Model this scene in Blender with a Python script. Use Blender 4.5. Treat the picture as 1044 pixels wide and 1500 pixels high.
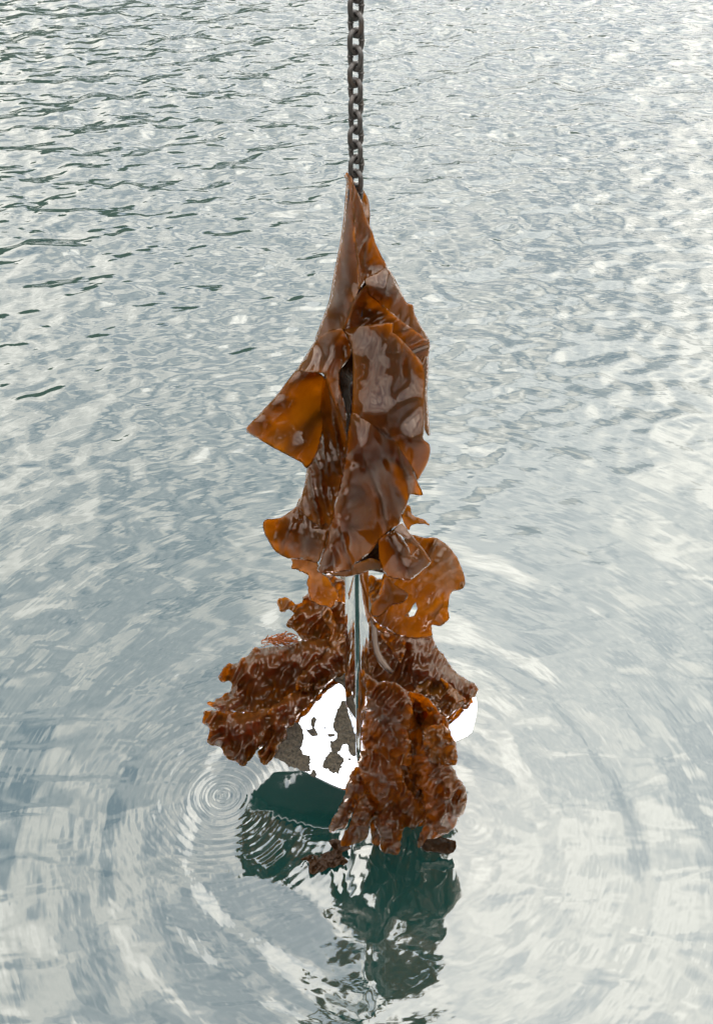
import bpy, bmesh, math, random
import numpy as np
from mathutils import Vector, Matrix, noise as mnoise
from mathutils.geometry import delaunay_2d_cdt

R = math.radians
random.seed(7)
rng = np.random.default_rng(11)
scene = bpy.context.scene
for o in list(bpy.data.objects):
    bpy.data.objects.remove(o)

# ------------------------------------------------------------------ camera
H = 2.96            # eye height above the water (standing on a bow)
PITCH = 42.0        # degrees below the horizon
D = 1.75            # horizontal distance to the hanging chain
F = 1500.0          # focal length in photo pixels (photo 1044 x 1500)
cam_data = bpy.data.cameras.new('camera')
cam_data.sensor_fit = 'VERTICAL'
cam_data.sensor_height = 24.0
cam_data.sensor_width = 24.0
cam_data.lens = 24.0
cam_data.clip_start = 0.05
cam_data.clip_end = 8000
cam = bpy.data.objects.new('camera', cam_data)
scene.collection.objects.link(cam)
cam.location = (0, 0, H)
cam.rotation_euler = (R(90 - PITCH), 0, 0)
scene.camera = cam

# ------------------------------------------------------------------ sky
SUN_EL, SUN_AZ = 52.0, 38.0      # azimuth measured from +Y (ahead) towards +X
world = bpy.data.worlds.new('World')
scene.world = world
world.use_nodes = True
wn = world.node_tree
wn.nodes.clear()


def node(nt, kind, **kw):
    n = nt.nodes.new(kind)
    for k, v in kw.items():
        if k == 'inp':
            for a, b in v.items():
                n.inputs[a].default_value = b
        else:
            setattr(n, k, v)
    return n


def mth(nt, op, a, b=None, c=None, clamp=False):
    n = nt.nodes.new('ShaderNodeMath')
    n.operation = op
    n.use_clamp = clamp
    for i, v in enumerate((a, b, c)):
        if v is None:
            continue
        if isinstance(v, (int, float)):
            n.inputs[i].default_value = v
        else:
            nt.links.new(v, n.inputs[i])
    return n.outputs[0]


def ramp(nt, fac, stops, interp='LINEAR'):
    n = nt.nodes.new('ShaderNodeValToRGB')
    cr = n.color_ramp
    cr.interpolation = interp
    while len(cr.elements) < len(stops):
        cr.elements.new(0.5)
    for e, (p, c) in zip(cr.elements, stops):
        e.position = p
        e.color = (c, c, c, 1) if isinstance(c, (int, float)) else tuple(c) + (1,)
    nt.links.new(fac, n.inputs[0])
    return n.outputs[0]


def mixc(nt, fac, a, b, blend='MIX'):
    n = nt.nodes.new('ShaderNodeMix')
    n.data_type = 'RGBA'
    n.blend_type = blend
    for s, v in ((n.inputs[0], fac), (n.inputs[6], a), (n.inputs[7], b)):
        if isinstance(v, (int, float)):
            s.default_value = v
        elif isinstance(v, (tuple, list)):
            s.default_value = tuple(v) + ((1,) if len(v) == 3 else ())
        else:
            nt.links.new(v, s)
    return n.outputs[2]


sky = node(wn, 'ShaderNodeTexSky', sky_type='NISHITA', sun_disc=False,
           sun_elevation=R(SUN_EL), sun_rotation=R(SUN_AZ), air_density=1.0, dust_density=2.0)
tc = node(wn, 'ShaderNodeTexCoord')
sep = node(wn, 'ShaderNodeSeparateXYZ')
wn.links.new(tc.outputs['Generated'], sep.inputs[0])
zc = mth(wn, 'MAXIMUM', sep.outputs[2], 0.0)
zz = mth(wn, 'ADD', zc, 0.45)
comb = node(wn, 'ShaderNodeCombineXYZ')
wn.links.new(mth(wn, 'DIVIDE', sep.outputs[0], zz), comb.inputs[0])
wn.links.new(mth(wn, 'DIVIDE', sep.outputs[1], zz), comb.inputs[1])
cl1 = node(wn, 'ShaderNodeTexNoise', inp={'Scale': 3.2, 'Detail': 3.0, 'Roughness': 0.63, 'Distortion': 0.0})
wn.links.new(comb.outputs[0], cl1.inputs['Vector'])
cl2 = node(wn, 'ShaderNodeTexNoise', inp={'Scale': 0.9, 'Detail': 3.0, 'Roughness': 0.5})
wn.links.new(comb.outputs[0], cl2.inputs['Vector'])
# cloud brightness: grey undersides, white tops; overcast deck brighter overhead
cb = ramp(wn, cl1.outputs[0], [(0.36, (8.6, 9.6, 11.6)), (0.46, (16.6, 16.9, 17.5)), (0.53, (25.4, 24.4, 23.0)), (0.64, (36, 34.3, 31.8))])
cie = mth(wn, 'MULTIPLY_ADD', zc, 0.78, 0.46)
cbc = node(wn, 'ShaderNodeVectorMath', operation='SCALE')
wn.links.new(cb, cbc.inputs[0])
wn.links.new(cie, cbc.inputs['Scale'])
cover = ramp(wn, cl2.outputs[0], [(0.30, 0.78), (0.46, 1.0)])
skyc = mixc(wn, cover, sky.outputs[0], cbc.outputs[0])
bg = node(wn, 'ShaderNodeBackground', inp={'Strength': 0.15})
wn.links.new(skyc, bg.inputs[0])
wo = node(wn, 'ShaderNodeOutputWorld')
wn.links.new(bg.outputs[0], wo.inputs[0])

# ------------------------------------------------------------------ sun behind thin cloud
sd = bpy.data.lights.new('sun', 'SUN')
sd.energy = 0.9
sd.angle = R(50)
sd.color = (1.0, 0.95, 0.86)
sun = bpy.data.objects.new('sun', sd)
scene.collection.objects.link(sun)
sv = Vector((math.sin(R(SUN_AZ)) * math.cos(R(SUN_EL)), math.cos(R(SUN_AZ)) * math.cos(R(SUN_EL)), math.sin(R(SUN_EL))))
sun.rotation_euler = sv.to_track_quat('Z', 'Y').to_euler()
sun.location = sv * 20

vs = scene.view_settings
vs.view_transform = 'Standard'
vs.look = 'None'
vs.exposure = 0.31
vs.gamma = 1.0
vs.use_curve_mapping = False
scene.cycles.max_bounces = 5
scene.cycles.diffuse_bounces = 3
scene.cycles.glossy_bounces = 3
scene.cycles.transmission_bounces = 4
scene.cycles.transparent_max_bounces = 6
scene.cycles.caustics_reflective = False
scene.cycles.caustics_refractive = False
scene.cycles.use_denoising = True
scene.cycles.adaptive_threshold = 0.03

# ------------------------------------------------------------------ helpers
C = scene.collection
cp, sp = math.cos(R(PITCH)), math.sin(R(PITCH))


def P(px, py, d=0.0):
    """point seen at photo pixel (px,py), standing in the vertical plane y = D - d"""
    xr = (px - 522.0) / F
    yd = (py - 750.0) / F
    dx, dy, dz = xr, cp - yd * sp, -sp - yd * cp
    t = (D - d) / dy
    return Vector((dx * t, dy * t, H + dz * t))


def W(px, py):
    """point of the water surface seen at photo pixel"""
    xr = (px - 522.0) / F
    yd = (py - 750.0) / F
    dx, dy, dz = xr, cp - yd * sp, -sp - yd * cp
    t = H / -dz
    return Vector((dx * t, dy * t, 0))


def tag(o, label=None, cat=None, group=None, kind=None):
    if label:
        o['label'] = label
    if cat:
        o['category'] = cat
    if group:
        o['group'] = group
    if kind:
        o['kind'] = kind
    return o


def link(name, me, mat, parent=None):
    o = bpy.data.objects.new(name, me)
    C.objects.link(o)
    if mat and not me.materials:
        me.materials.append(mat)
    if parent:
        o.parent = parent
        if parent.parent is None:
            o.matrix_parent_inverse = Matrix.Translation(parent.location).inverted()
    return o


def empty(name, loc):
    o = bpy.data.objects.new(name, None)
    o.location = loc
    o.empty_display_size = 0.1
    C.objects.link(o)
    return o


def new_mat(name):
    m = bpy.data.materials.new(name)
    m.use_nodes = True
    m.node_tree.nodes.clear()
    return m, m.node_tree


def out(nt, shader):
    o = nt.nodes.new('ShaderNodeOutputMaterial')
    nt.links.new(shader, o.inputs[0])


def smoothstep(a, b, x):
    t = np.clip((x - a) / (b - a), 0, 1)
    return t * t * (3 - 2 * t)


# ------------------------------------------------------------------ materials
def mat_water():
    m, nt = new_mat('water')
    L = nt.links
    geo = node(nt, 'ShaderNodeNewGeometry')
    pos = geo.outputs['Position']
    s = node(nt, 'ShaderNodeSeparateXYZ')
    L.new(pos, s.inputs[0])
    X, Y = s.outputs[0], s.outputs[1]
    # --- drip rings
    w0 = W(325, 1165)

    def dist(cx, cy):
        a = mth(nt, 'SUBTRACT', X, cx)
        b = mth(nt, 'SUBTRACT', Y, cy)
        return mth(nt, 'SQRT', mth(nt, 'ADD', mth(nt, 'MULTIPLY', a, a), mth(nt, 'MULTIPLY', b, b))), a, b
    wob = node(nt, 'ShaderNodeTexNoise', inp={'Scale': 7.0, 'Detail': 0.0})
    L.new(pos, wob.inputs['Vector'])
    wobv = mth(nt, 'MULTIPLY_ADD', wob.outputs[0], 0.030, -0.015)
    h = None

    def rings(cx, cy, lam, amp, fall, grow=0.0):
        r, _, _ = dist(cx, cy)
        r2 = mth(nt, 'ADD', r, wobv)
        ph = mth(nt, 'MULTIPLY', mth(nt, 'POWER', mth(nt, 'ADD', r2, 0.02), 1.0 - grow), 2 * math.pi / lam)
        e = mth(nt, 'MULTIPLY', mth(nt, 'EXPONENT', mth(nt, 'MULTIPLY', r, -1.0 / fall)), amp)
        return mth(nt, 'MULTIPLY', mth(nt, 'SINE', ph), e)
    r1 = rings(w0.x, w0.y, 0.0130, 0.00034, 0.070)
    r2 = rings(w0.x, w0.y, 0.027, 0.00034, 0.26)
    k0 = W(690, 1205)
    r3 = rings(k0.x, k0.y, 0.024, 0.00012, 0.12)
    h = mth(nt, 'ADD', mth(nt, 'ADD', r1, r2), r3)
    # --- capillary streaks running round the anchor
    c0 = W(560, 1230)
    r, a, b = dist(c0.x, c0.y + 0.1)
    th = mth(nt, 'ARCTAN2', a, b)
    cv = node(nt, 'ShaderNodeCombineXYZ')
    L.new(mth(nt, 'MULTIPLY', r, 34.0), cv.inputs[0])
    L.new(mth(nt, 'MULTIPLY', th, 9.0), cv.inputs[1])
    L.new(mth(nt, 'MULTIPLY', X, 1.3), cv.inputs[2])
    st = node(nt, 'ShaderNodeTexNoise', inp={'Scale': 1.0, 'Detail': 1.5, 'Roughness': 0.5, 'Distortion': 0.0})
    L.new(cv.outputs[0], st.inputs['Vector'])
    n2 = node(nt, 'ShaderNodeTexNoise', inp={'Scale': 7.0, 'Detail': 1.5, 'Roughness': 0.5, 'Distortion': 0.6})
    mp = node(nt, 'ShaderNodeMapping')
    mp.inputs['Rotation'].default_value = (0, 0, R(-22))
    mp.inputs['Scale'].default_value = (0.55, 1.4, 1)
    L.new(pos, mp.inputs['Vector'])
    L.new(mp.outputs[0], n2.inputs['Vector'])
    stm = mth(nt, 'MULTIPLY', mth(nt, 'SUBTRACT', st.outputs[0], 0.5), 0.0012)
    stm = mth(nt, 'MULTIPLY', stm, mth(nt, 'MULTIPLY', mth(nt, 'SUBTRACT', r, 0.22), 2.2, clamp=True))
    n2m = mth(nt, 'MULTIPLY', mth(nt, 'SUBTRACT', n2.outputs[0], 0.5), 0.0034)
    n4 = node(nt, 'ShaderNodeTexNoise', inp={'Scale': 6.0, 'Detail': 1.5, 'Roughness': 0.5, 'Distortion': 0.0})
    mp4 = node(nt, 'ShaderNodeMapping')
    mp4.inputs['Rotation'].default_value = (0, 0, R(-16))
    mp4.inputs['Scale'].default_value = (0.75, 1.2, 1)
    L.new(pos, mp4.inputs['Vector'])
    L.new(mp4.outputs[0], n4.inputs['Vector'])
    far = mth(nt, 'MULTIPLY', mth(nt, 'SUBTRACT', mth(nt, 'MULTIPLY_ADD', X, -0.4, Y), 2.6), 0.19, clamp=True)
    n4m = mth(nt, 'MULTIPLY', mth(nt, 'MULTIPLY', mth(nt, 'SUBTRACT', n4.outputs[0], 0.5), 0.036), far)
    stm = mth(nt, 'ADD', stm, n4m)
    h = mth(nt, 'ADD', h, mth(nt, 'ADD', stm, n2m))
    bp = node(nt, 'ShaderNodeBump', inp={'Strength': 1.0, 'Distance': 1.0})
    L.new(h, bp.inputs['Height'])
    fr = node(nt, 'ShaderNodeFresnel', inp={'IOR': 1.9})
    L.new(bp.outputs[0], fr.inputs['Normal'])
    gl = node(nt, 'ShaderNodeBsdfGlossy', inp={'Roughness': 0.05, 'Color': (1, 1, 1, 1)})
    L.new(bp.outputs[0], gl.inputs['Normal'])
    tr = node(nt, 'ShaderNodeBsdfTransparent', inp={'Color': (0.62, 0.84, 0.82, 1)})
    df = node(nt, 'ShaderNodeBsdfDiffuse', inp={'Color': (0.0045, 0.030, 0.026, 1)})
    mb = node(nt, 'ShaderNodeMixShader', inp={0: 0.45})
    L.new(tr.outputs[0], mb.inputs[1])
    L.new(df.outputs[0], mb.inputs[2])
    mx = node(nt, 'ShaderNodeMixShader')
    L.new(fr.outputs[0], mx.inputs[0])
    L.new(mb.outputs[0], mx.inputs[1])
    L.new(gl.outputs[0], mx.inputs[2])
    out(nt, mx.outputs[0])
    return m


def mat_simple(name, col, rough=0.9, scale=3.0, vary=0.5):
    m, nt = new_mat(name)
    tcx = node(nt, 'ShaderNodeTexCoord')
    n = node(nt, 'ShaderNodeTexNoise', inp={'Scale': scale, 'Detail': 5.0})
    nt.links.new(tcx.outputs['Object'], n.inputs['Vector'])
    c = mixc(nt, n.outputs[0], tuple(x * (1 - vary) for x in col), tuple(x * (1 + vary) for x in col))
    b = node(nt, 'ShaderNodeBsdfPrincipled', inp={'Roughness': rough})
    nt.links.new(c, b.inputs['Base Color'])
    out(nt, b.outputs[0])
    return m


def mat_kelp(name, brown, amber, trans=0.5, rough=0.10, bscale=60.0, bump=0.0012, ior=1.55, blister=0.0, margin=1.0):
    """wet kelp: pigmented, lets light through where it is a single layer, wet film on top"""
    m, nt = new_mat(name)
    L = nt.links
    tcx = node(nt, 'ShaderNodeTexCoord')
    ob = tcx.outputs['Object']
    n = node(nt, 'ShaderNodeTexNoise', inp={'Scale': 9.0, 'Detail': 6.0, 'Roughness': 0.6})
    L.new(ob, n.inputs['Vector'])
    f = ramp(nt, n.outputs[0], [(0.3, 0.0), (0.7, 1.0)])
    cb_ = mixc(nt, f, tuple(x * 0.65 for x in brown), tuple(x * 1.3 for x in brown))
    ca_ = mixc(nt, f, tuple(x * 0.75 for x in amber), tuple(min(1, x * 1.15) for x in amber))
    # blade thin and pale along its margin; the amber also imitates light shining through
    th_ = node(nt, 'ShaderNodeAttribute', attribute_name='thin')
    thin = mth(nt, 'MULTIPLY', th_.outputs['Fac'], mth(nt, 'MULTIPLY_ADD', n.outputs[0], 1.2, 0.1), clamp=True)
    cb_ = mixc(nt, mth(nt, 'MULTIPLY', thin, 0.75 * margin), cb_, (0.28, 0.105, 0.012))
    # pale specks (settled bryozoans)
    vo = node(nt, 'ShaderNodeTexVoronoi', inp={'Scale': 55.0, 'Randomness': 1.0})
    L.new(ob, vo.inputs['Vector'])
    spk = ramp(nt, vo.outputs['Distance'], [(0.0, 1.0), (0.09, 1.0), (0.14, 0.0)])
    n3 = node(nt, 'ShaderNodeTexNoise', inp={'Scale': 5.0, 'Detail': 1.0})
    L.new(ob, n3.inputs['Vector'])
    spk = mth(nt, 'MULTIPLY', spk, ramp(nt, n3.outputs[0], [(0.52, 0.0), (0.66, 0.75)]))
    cb_ = mixc(nt, spk, cb_, (0.55, 0.33, 0.15))
    # fine wet relief
    mp = node(nt, 'ShaderNodeMapping')
    mp.inputs['Scale'].default_value = (1, 1, 0.45)
    L.new(ob, mp.inputs['Vector'])
    nb = node(nt, 'ShaderNodeTexNoise', inp={'Scale': bscale, 'Detail': 4.0, 'Roughness': 0.55, 'Distortion': 0.6})
    L.new(mp.outputs[0], nb.inputs['Vector'])
    hh = mth(nt, 'MULTIPLY', nb.outputs[0], bump)
    if blister:
        nv = node(nt, 'ShaderNodeTexVoronoi', feature='SMOOTH_F1', inp={'Scale': 75.0, 'Smoothness': 0.4})
        L.new(ob, nv.inputs['Vector'])
        hh = mth(nt, 'ADD', hh, mth(nt, 'MULTIPLY', nv.outputs['Distance'], -blister))
    bp = node(nt, 'ShaderNodeBump', inp={'Strength': 1.0, 'Distance': 1.0})
    L.new(hh, bp.inputs['Height'])
    df = node(nt, 'ShaderNodeBsdfDiffuse')
    L.new(cb_, df.inputs[0])
    L.new(bp.outputs[0], df.inputs['Normal'])
    tl = node(nt, 'ShaderNodeBsdfTranslucent')
    L.new(ca_, tl.inputs[0])
    mb = node(nt, 'ShaderNodeMixShader')
    L.new(mth(nt, 'MULTIPLY_ADD', thin, 0.2, trans), mb.inputs[0])
    L.new(df.outputs[0], mb.inputs[1])
    L.new(tl.outputs[0], mb.inputs[2])
    fr = node(nt, 'ShaderNodeFresnel', inp={'IOR': ior})
    L.new(bp.outputs[0], fr.inputs['Normal'])
    gl = node(nt, 'ShaderNodeBsdfGlossy', inp={'Roughness': rough, 'Color': (1, 0.88, 0.80, 1)})
    L.new(bp.outputs[0], gl.inputs['Normal'])
    mx = node(nt, 'ShaderNodeMixShader')
    L.new(fr.outputs[0], mx.inputs[0])
    L.new(mb.outputs[0], mx.inputs[1])
    L.new(gl.outputs[0], mx.inputs[2])
    out(nt, mx.outputs[0])
    return m


def mat_metal(name, col, rough, scratch=0.05):
    m, nt = new_mat(name)
    L = nt.links
    tcx = node(nt, 'ShaderNodeTexCoord')
    n = node(nt, 'ShaderNodeTexNoise', inp={'Scale': 14.0, 'Detail': 5.0})
    L.new(tcx.outputs['Object'], n.inputs['Vector'])
    b = node(nt, 'ShaderNodeBsdfPrincipled', inp={'Metallic': 1.0, 'Base Color': tuple(col) + (1,)})
    L.new(mth(nt, 'MULTIPLY_ADD', n.outputs[0], scratch, rough), b.inputs['Roughness'])
    out(nt, b.outputs[0])
    return m


def mat_chain():
    m, nt = new_mat('weathered_chain_steel')
    L = nt.links
    tcx = node(nt, 'ShaderNodeTexCoord')
    n = node(nt, 'ShaderNodeTexNoise', inp={'Scale': 90.0, 'Detail': 6.0, 'Roughness': 0.65})
    L.new(tcx.outputs['Object'], n.inputs['Vector'])
    g = node(nt, 'ShaderNodeNewGeometry')
    n2 = node(nt, 'ShaderNodeTexNoise', inp={'Scale': 26.0, 'Detail': 3.0})
    L.new(g.outputs['Position'], n2.inputs['Vector'])
    c = mixc(nt, ramp(nt, n.outputs[0], [(0.3, 0.0), (0.7, 1.0)]), (0.014, 0.012, 0.0105), (0.058, 0.050, 0.044))
    c = mixc(nt, ramp(nt, n2.outputs[0], [(0.54, 0.0), (0.70, 0.55)]), c, (0.06, 0.032, 0.018))
    b = node(nt, 'ShaderNodeBsdfPrincipled', inp={'Metallic': 0.2, 'Roughness': 0.38})
    L.new(c, b.inputs['Base Color'])
    bp = node(nt, 'ShaderNodeBump', inp={'Strength': 0.6, 'Distance': 0.0012})
    L.new(n.outputs[0], bp.inputs['Height'])
    L.new(bp.outputs[0], b.inputs['Normal'])
    out(nt, b.outputs[0])
    return m


def mat_mud():
    m, nt = new_mat('drying_mud')
    L = nt.links
    tcx = node(nt, 'ShaderNodeTexCoord')
    n = node(nt, 'ShaderNodeTexNoise', inp={'Scale': 120.0, 'Detail': 6.0, 'Roughness': 0.7})
    L.new(tcx.outputs['Object'], n.inputs['Vector'])
    c = mixc(nt, ramp(nt, n.outputs[0], [(0.35, 0.0), (0.65, 1.0)]), (0.006, 0.005, 0.003), (0.095, 0.076, 0.045))
    b = node(nt, 'ShaderNodeBsdfPrincipled', inp={'Roughness': 0.6})
    L.new(c, b.inputs['Base Color'])
    bp = node(nt, 'ShaderNodeBump', inp={'Strength': 1.0, 'Distance': 0.006})
    L.new(n.outputs[0], bp.inputs['Height'])
    L.new(bp.outputs[0], b.inputs['Normal'])
    out(nt, b.outputs[0])
    return m


M_water = mat_water()
M_deep = mat_simple('deep_green_water', (0.009, 0.046, 0.039), 1.0, 0.6, 0.15)
M_hill = mat_simple('forested_hill', (0.035, 0.045, 0.032), 1.0, 0.05, 0.4)
M_kelp = mat_kelp('smooth_kelp', (0.036, 0.013, 0.004), (1.0, 0.45, 0.010), 0.60, 0.03, 45.0, 0.0003, 1.40)
M_ruff = mat_kelp('ruffled_kelp', (0.060, 0.023, 0.007), (1.0, 0.45, 0.012), 0.62, 0.035, 70.0, 0.0005, 1.42, 0.0007)
M_amber = mat_kelp('amber_kelp', (0.09, 0.034, 0.005), (1.0, 0.46, 0.010), 0.58, 0.05, 50.0, 0.0004, 1.42)
M_gold = mat_kelp('golden_ruffled_kelp', (0.085, 0.031, 0.006), (1.0, 0.43, 0.010), 0.62, 0.04, 70.0, 0.0005, 1.42, 0.0008)
M_dark = mat_kelp('dark_and_shade_kelp', (0.020, 0.0095, 0.004), (0.2, 0.09, 0.02), 0.2, 0.2, 90.0, 0.002, 1.25, margin=0.08)  # for dark scraps; also paints shade on inner, back and side folds
M_steel = mat_metal('polished_stainless_steel', (0.88, 0.88, 0.87), 0.01, 0.05)
M_chain = mat_chain()
M_mud = mat_mud()
M_thread = mat_kelp('orange_red_algae', (0.22, 0.055, 0.008), (0.8, 0.3, 0.03), 0.3, 0.25, 60.0, 0.0005, 1.3)

# ------------------------------------------------------------------ water, its deep colour sheet, unseen shore
def build_water():
    # graded grid: rows get coarser with distance, reaches the horizon
    ys = [-6.0, -4, -2.5, -1.5, -0.8, -0.3]
    y = 0.15
    while y < 16:
        ys.append(y)
        y += 0.0062 * max(0.9, (y * y + H * H) / 7.5) ** 0.75
    while y < 4000:
        ys.append(y)
        y *= 1.10
    ys = np.array(ys)
    nx = 380
    u = np.linspace(-1, 1, nx)
    xs_unit = np.sign(u) * (0.62 * np.abs(u) + 0.38 * np.abs(u) ** 5)
    halfw = 1.9 + np.maximum(ys, 0) * 0.62
    Xg = xs_unit[None, :] * halfw[:, None]
    Xg = np.where(np.abs(u)[None, :] > 0.93, Xg * (1 + (np.abs(u)[None, :] - 0.93) / 0.07 * 6), Xg)
    Yg = np.repeat(ys[:, None], nx, 1)
    Z = np.zeros_like(Xg)
    cell = np.gradient(ys)[:, None] * np.ones_like(Xg)

    def waves(n, l0, l1, slope, dir_deg, spread, seed):
        r = np.random.default_rng(seed)
        z = np.zeros_like(Xg)
        for i in range(n):
            lam = math.exp(r.uniform(math.log(l0), math.log(l1)))
            a = R(dir_deg + r.normal() * spread)
            k = 2 * math.pi / lam
            ph = r.uniform(0, 6.283)
            amp = slope / k * math.sqrt(2.0 / n)
            res = smoothstep(0.5, 0.22, cell / lam)
            arg = k * (Xg * math.cos(a) + Yg * math.sin(a)) + ph
            z += amp * res * np.sin(arg)
        return z
    # crests run from lower left to upper right in the picture
    lee = Yg - 0.30 * Xg
    wind = waves(80, 0.18, 0.65, 0.15, 106, 62, 3) * smoothstep(3.0, 9.5, Yg - 0.5 * Xg)
    wind += waves(80, 0.09, 0.28, 0.085, 104, 55, 4) * smoothstep(2.0, 4.6, lee)
    patch = waves(14, 2.0, 6.0, 1.0, 60, 80, 5)
    patch = patch / (np.abs(patch).max() + 1e-6)
    wind *= 1 + 0.4 * patch
    calm = waves(40, 0.10, 0.6, 0.030, 60, 70, 9)
    # slow rings spreading from the dripping kelp
    c0 = W(540, 1230)
    rr = np.hypot(Xg - c0.x, Yg - c0.y - 0.05)
    th = np.arctan2(Xg - c0.x, Yg - c0.y)
    wobb = 0.035 * np.sin(2.3 * th + 1) + 0.02 * np.sin(5 * th + 2 * rr)
    ring = np.zeros_like(Z)
    for lam, s, fall in ((0.36, 0.055, 1.9), (0.19, 0.058, 1.5), (0.105, 0.048, 1.0)):
        k = 2 * math.pi / lam
        ring += s / k * np.sin(k * (rr + wobb) + lam * 40) * np.exp(-rr / fall) * smoothstep(0.12, 0.6, rr)
    Z = wind + calm + ring
    Z *= smoothstep(120, 30, Yg) * smoothstep(9.0, 6.0, np.abs(Xg) / (1 + np.maximum(Yg, 0) * 0.5))
    ny = len(ys)
    co = np.stack([Xg, Yg, Z], -1).reshape(-1, 3)
    i = np.arange((ny - 1) * (nx - 1))
    r0, c_ = i // (nx - 1), i % (nx - 1)
    a = r0 * nx + c_
    quads = np.stack([a, a + 1, a + nx + 1, a + nx], 1)
    me = bpy.data.meshes.new('water')
    me.vertices.add(len(co))
    me.vertices.foreach_set('co', co.ravel())
    me.loops.add(quads.size)
    me.polygons.add(len(quads))
    me.loops.foreach_set('vertex_index', quads.ravel().astype(np.int32))
    me.polygons.foreach_set('loop_start', (np.arange(len(quads)) * 4).astype(np.int32))
    me.polygons.foreach_set('loop_total', np.full(len(quads), 4, np.int32))
    me.update()
    me.validate()
    me.shade_smooth()
    print('water quads', len(quads))
    return tag(link('water', me, M_water), kind='structure')


build_water()


def build_deep_sheet():  # diffuse sheet standing in for the green of deep water
    bm = bmesh.new()
    n = 24
    vs_ = [[None] * (n + 1) for _ in range(n + 1)]
    for i in range(n + 1):
        for j in range(n + 1):
            x = -4200 + 8400 * i / n
            yy = -60 + 4100 * (j / n) ** 3
            vs_[i][j] = bm.verts.new((x * (0.02 + 0.98 * (j / n) ** 2), yy, -2.2 + 0.2 * math.sin(i * 1.7 + j)))
    for i in range(n):
        for j in range(n):
            bm.faces.new((vs_[i][j], vs_[i + 1][j], vs_[i + 1][j + 1], vs_[i][j + 1]))
    me = bpy.data.meshes.new('deep_water_sheet')
    bm.to_mesh(me)
    bm.free()
    tag(link('deep_water_sheet', me, M_deep), kind='structure')


build_deep_sheet()


def build_unseen_hills():
    # unseen wooded shore ring, added to darken reflections in wavelets and kelp
    bm = bmesh.new()
    n = 260
    rows = []
    for i in range(n + 1):
        deg = -180 + 360 * i / n
        az = R(deg)
        c = math.cos(az)
        # highest on the left ahead, lowest on the right ahead
        el = 10.0 - 7.0 * math.tanh((deg + 7) / 14.0) * max(0.0, c) + 2.6 * mnoise.noise(Vector((3 * math.cos(az), 3 * math.sin(az), 0))) + 1.0 * mnoise.noise(Vector((22 * math.cos(az), 22 * math.sin(az), 4)))
        col = []
        for k, (rad, f) in enumerate(((420, -0.02), (430, 0.06), (520, 0.45), (640, 0.8), (780, 1.0), (1000, 0.9))):
            z = rad * math.tan(R(el)) * f * (1 if k < 5 else 0.8)
            if 0 < k < 5:
                z += 9 * mnoise.noise(Vector((30 * math.cos(az), 30 * math.sin(az), k * 3.1)))
            col.append(bm.verts.new((rad * math.sin(az), rad * math.cos(az), z)))
        rows.append(col)
    for i in range(n):
        for k in range(5):
            bm.faces.new((rows[i][k], rows[i + 1][k], rows[i + 1][k + 1], rows[i][k + 1]))
    me = bpy.data.meshes.new('unseen_hills')
    bm.to_mesh(me)
    bm.free()
    tag(link('unseen_hills', me, M_hill), kind='structure')


build_unseen_hills()

# ------------------------------------------------------------------ boat bow under and behind the viewer, unseen, added for dark reflections
def build_unseen_boat():
    b = empty('boat', (0, -2.5, 0))
    tag(b, 'unseen dark blue boat bow added below the viewer, for dark reflections in wet kelp', 'boat')
    m_h = mat_simple('dark_blue_hull', (0.012, 0.018, 0.028), 0.35, 2.0, 0.2)
    m_d = mat_simple('teak_deck', (0.09, 0.07, 0.05), 0.8, 6.0, 0.2)  # hull and deck kept dark so wet kelp mirrors less light
    bm = bmesh.new()
    rows = []
    for k in range(21):
        t = (k / 20) ** 1.6
        y = 0.45 - 6.5 * t
        w = 2.0 * (1 - (1 - t) ** 7) + 0.10
        col = []
        for z, f in ((-0.35, 0.5), (0.0, 0.66), (0.5, 0.8), (1.0, 0.92), (1.60, 1.0)):
            col.append((w * f, y - 0.10 * (1.6 - z), z))
        rows.append([bm.verts.new((-x, yy, z)) for x, yy, z in reversed(col)] + [bm.verts.new(p) for p in col])
    for k in range(20):
        for j in range(9):
            bm.faces.new((rows[k][j], rows[k][j + 1], rows[k + 1][j + 1], rows[k + 1][j]))
    bm.faces.new(rows[0])
    bmesh.ops.recalc_face_normals(bm, faces=bm.faces)
    me = bpy.data.meshes.new('hull')
    bm.to_mesh(me)
    bm.free()
    link('hull', me, m_h, b)
    bm = bmesh.new()
    prev = None
    for k in range(21):
        t = (k / 20) ** 1.6
        y = 0.36 - 6.35 * t
        w = (2.0 * (1 - (1 - t) ** 7) + 0.10) * 0.93
        z = 1.40
        cur = [bm.verts.new((-w, y, z)), bm.verts.new((0, y, z + 0.03)), bm.verts.new((w, y, z))]
        if prev:
            for j in range(2):
                bm.faces.new((prev[j], prev[j + 1], cur[j + 1], cur[j]))
        prev = cur
    me = bpy.data.meshes.new('deck')
    bm.to_mesh(me)
    bm.free()
    link('deck', me, m_d, b)


build_unseen_boat()

# ------------------------------------------------------------------ sheet builder
def c1(x, y, d=0): return (450 + x / 5.22, 240 + y / 5.22, d)
def c2(x, y, d=0): return (350 + x / 3.48, 470 + y / 3.48, d)
def c3(x, y, d=0): return (370 + x / 3.73, 660 + y / 3.73, d)
def c4(x, y, d=0): return (480 + x / 4.745, 740 + y / 4.745, d)
def c5(x, y, d=0): return (290 + x / 4.54, 860 + y / 4.54, d)
def c6(x, y, d=0): return (480 + x / 4.54, 900 + y / 4.54, d)
def c7(x, y, d=0): return (430 + x / 3.6, 1080 + y / 3.6, d)


def dfl(py):
    """depth offset of the sloping fluke at photo row py"""
    return -0.08 - (1155 - py) / 310 * 0.56


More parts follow.
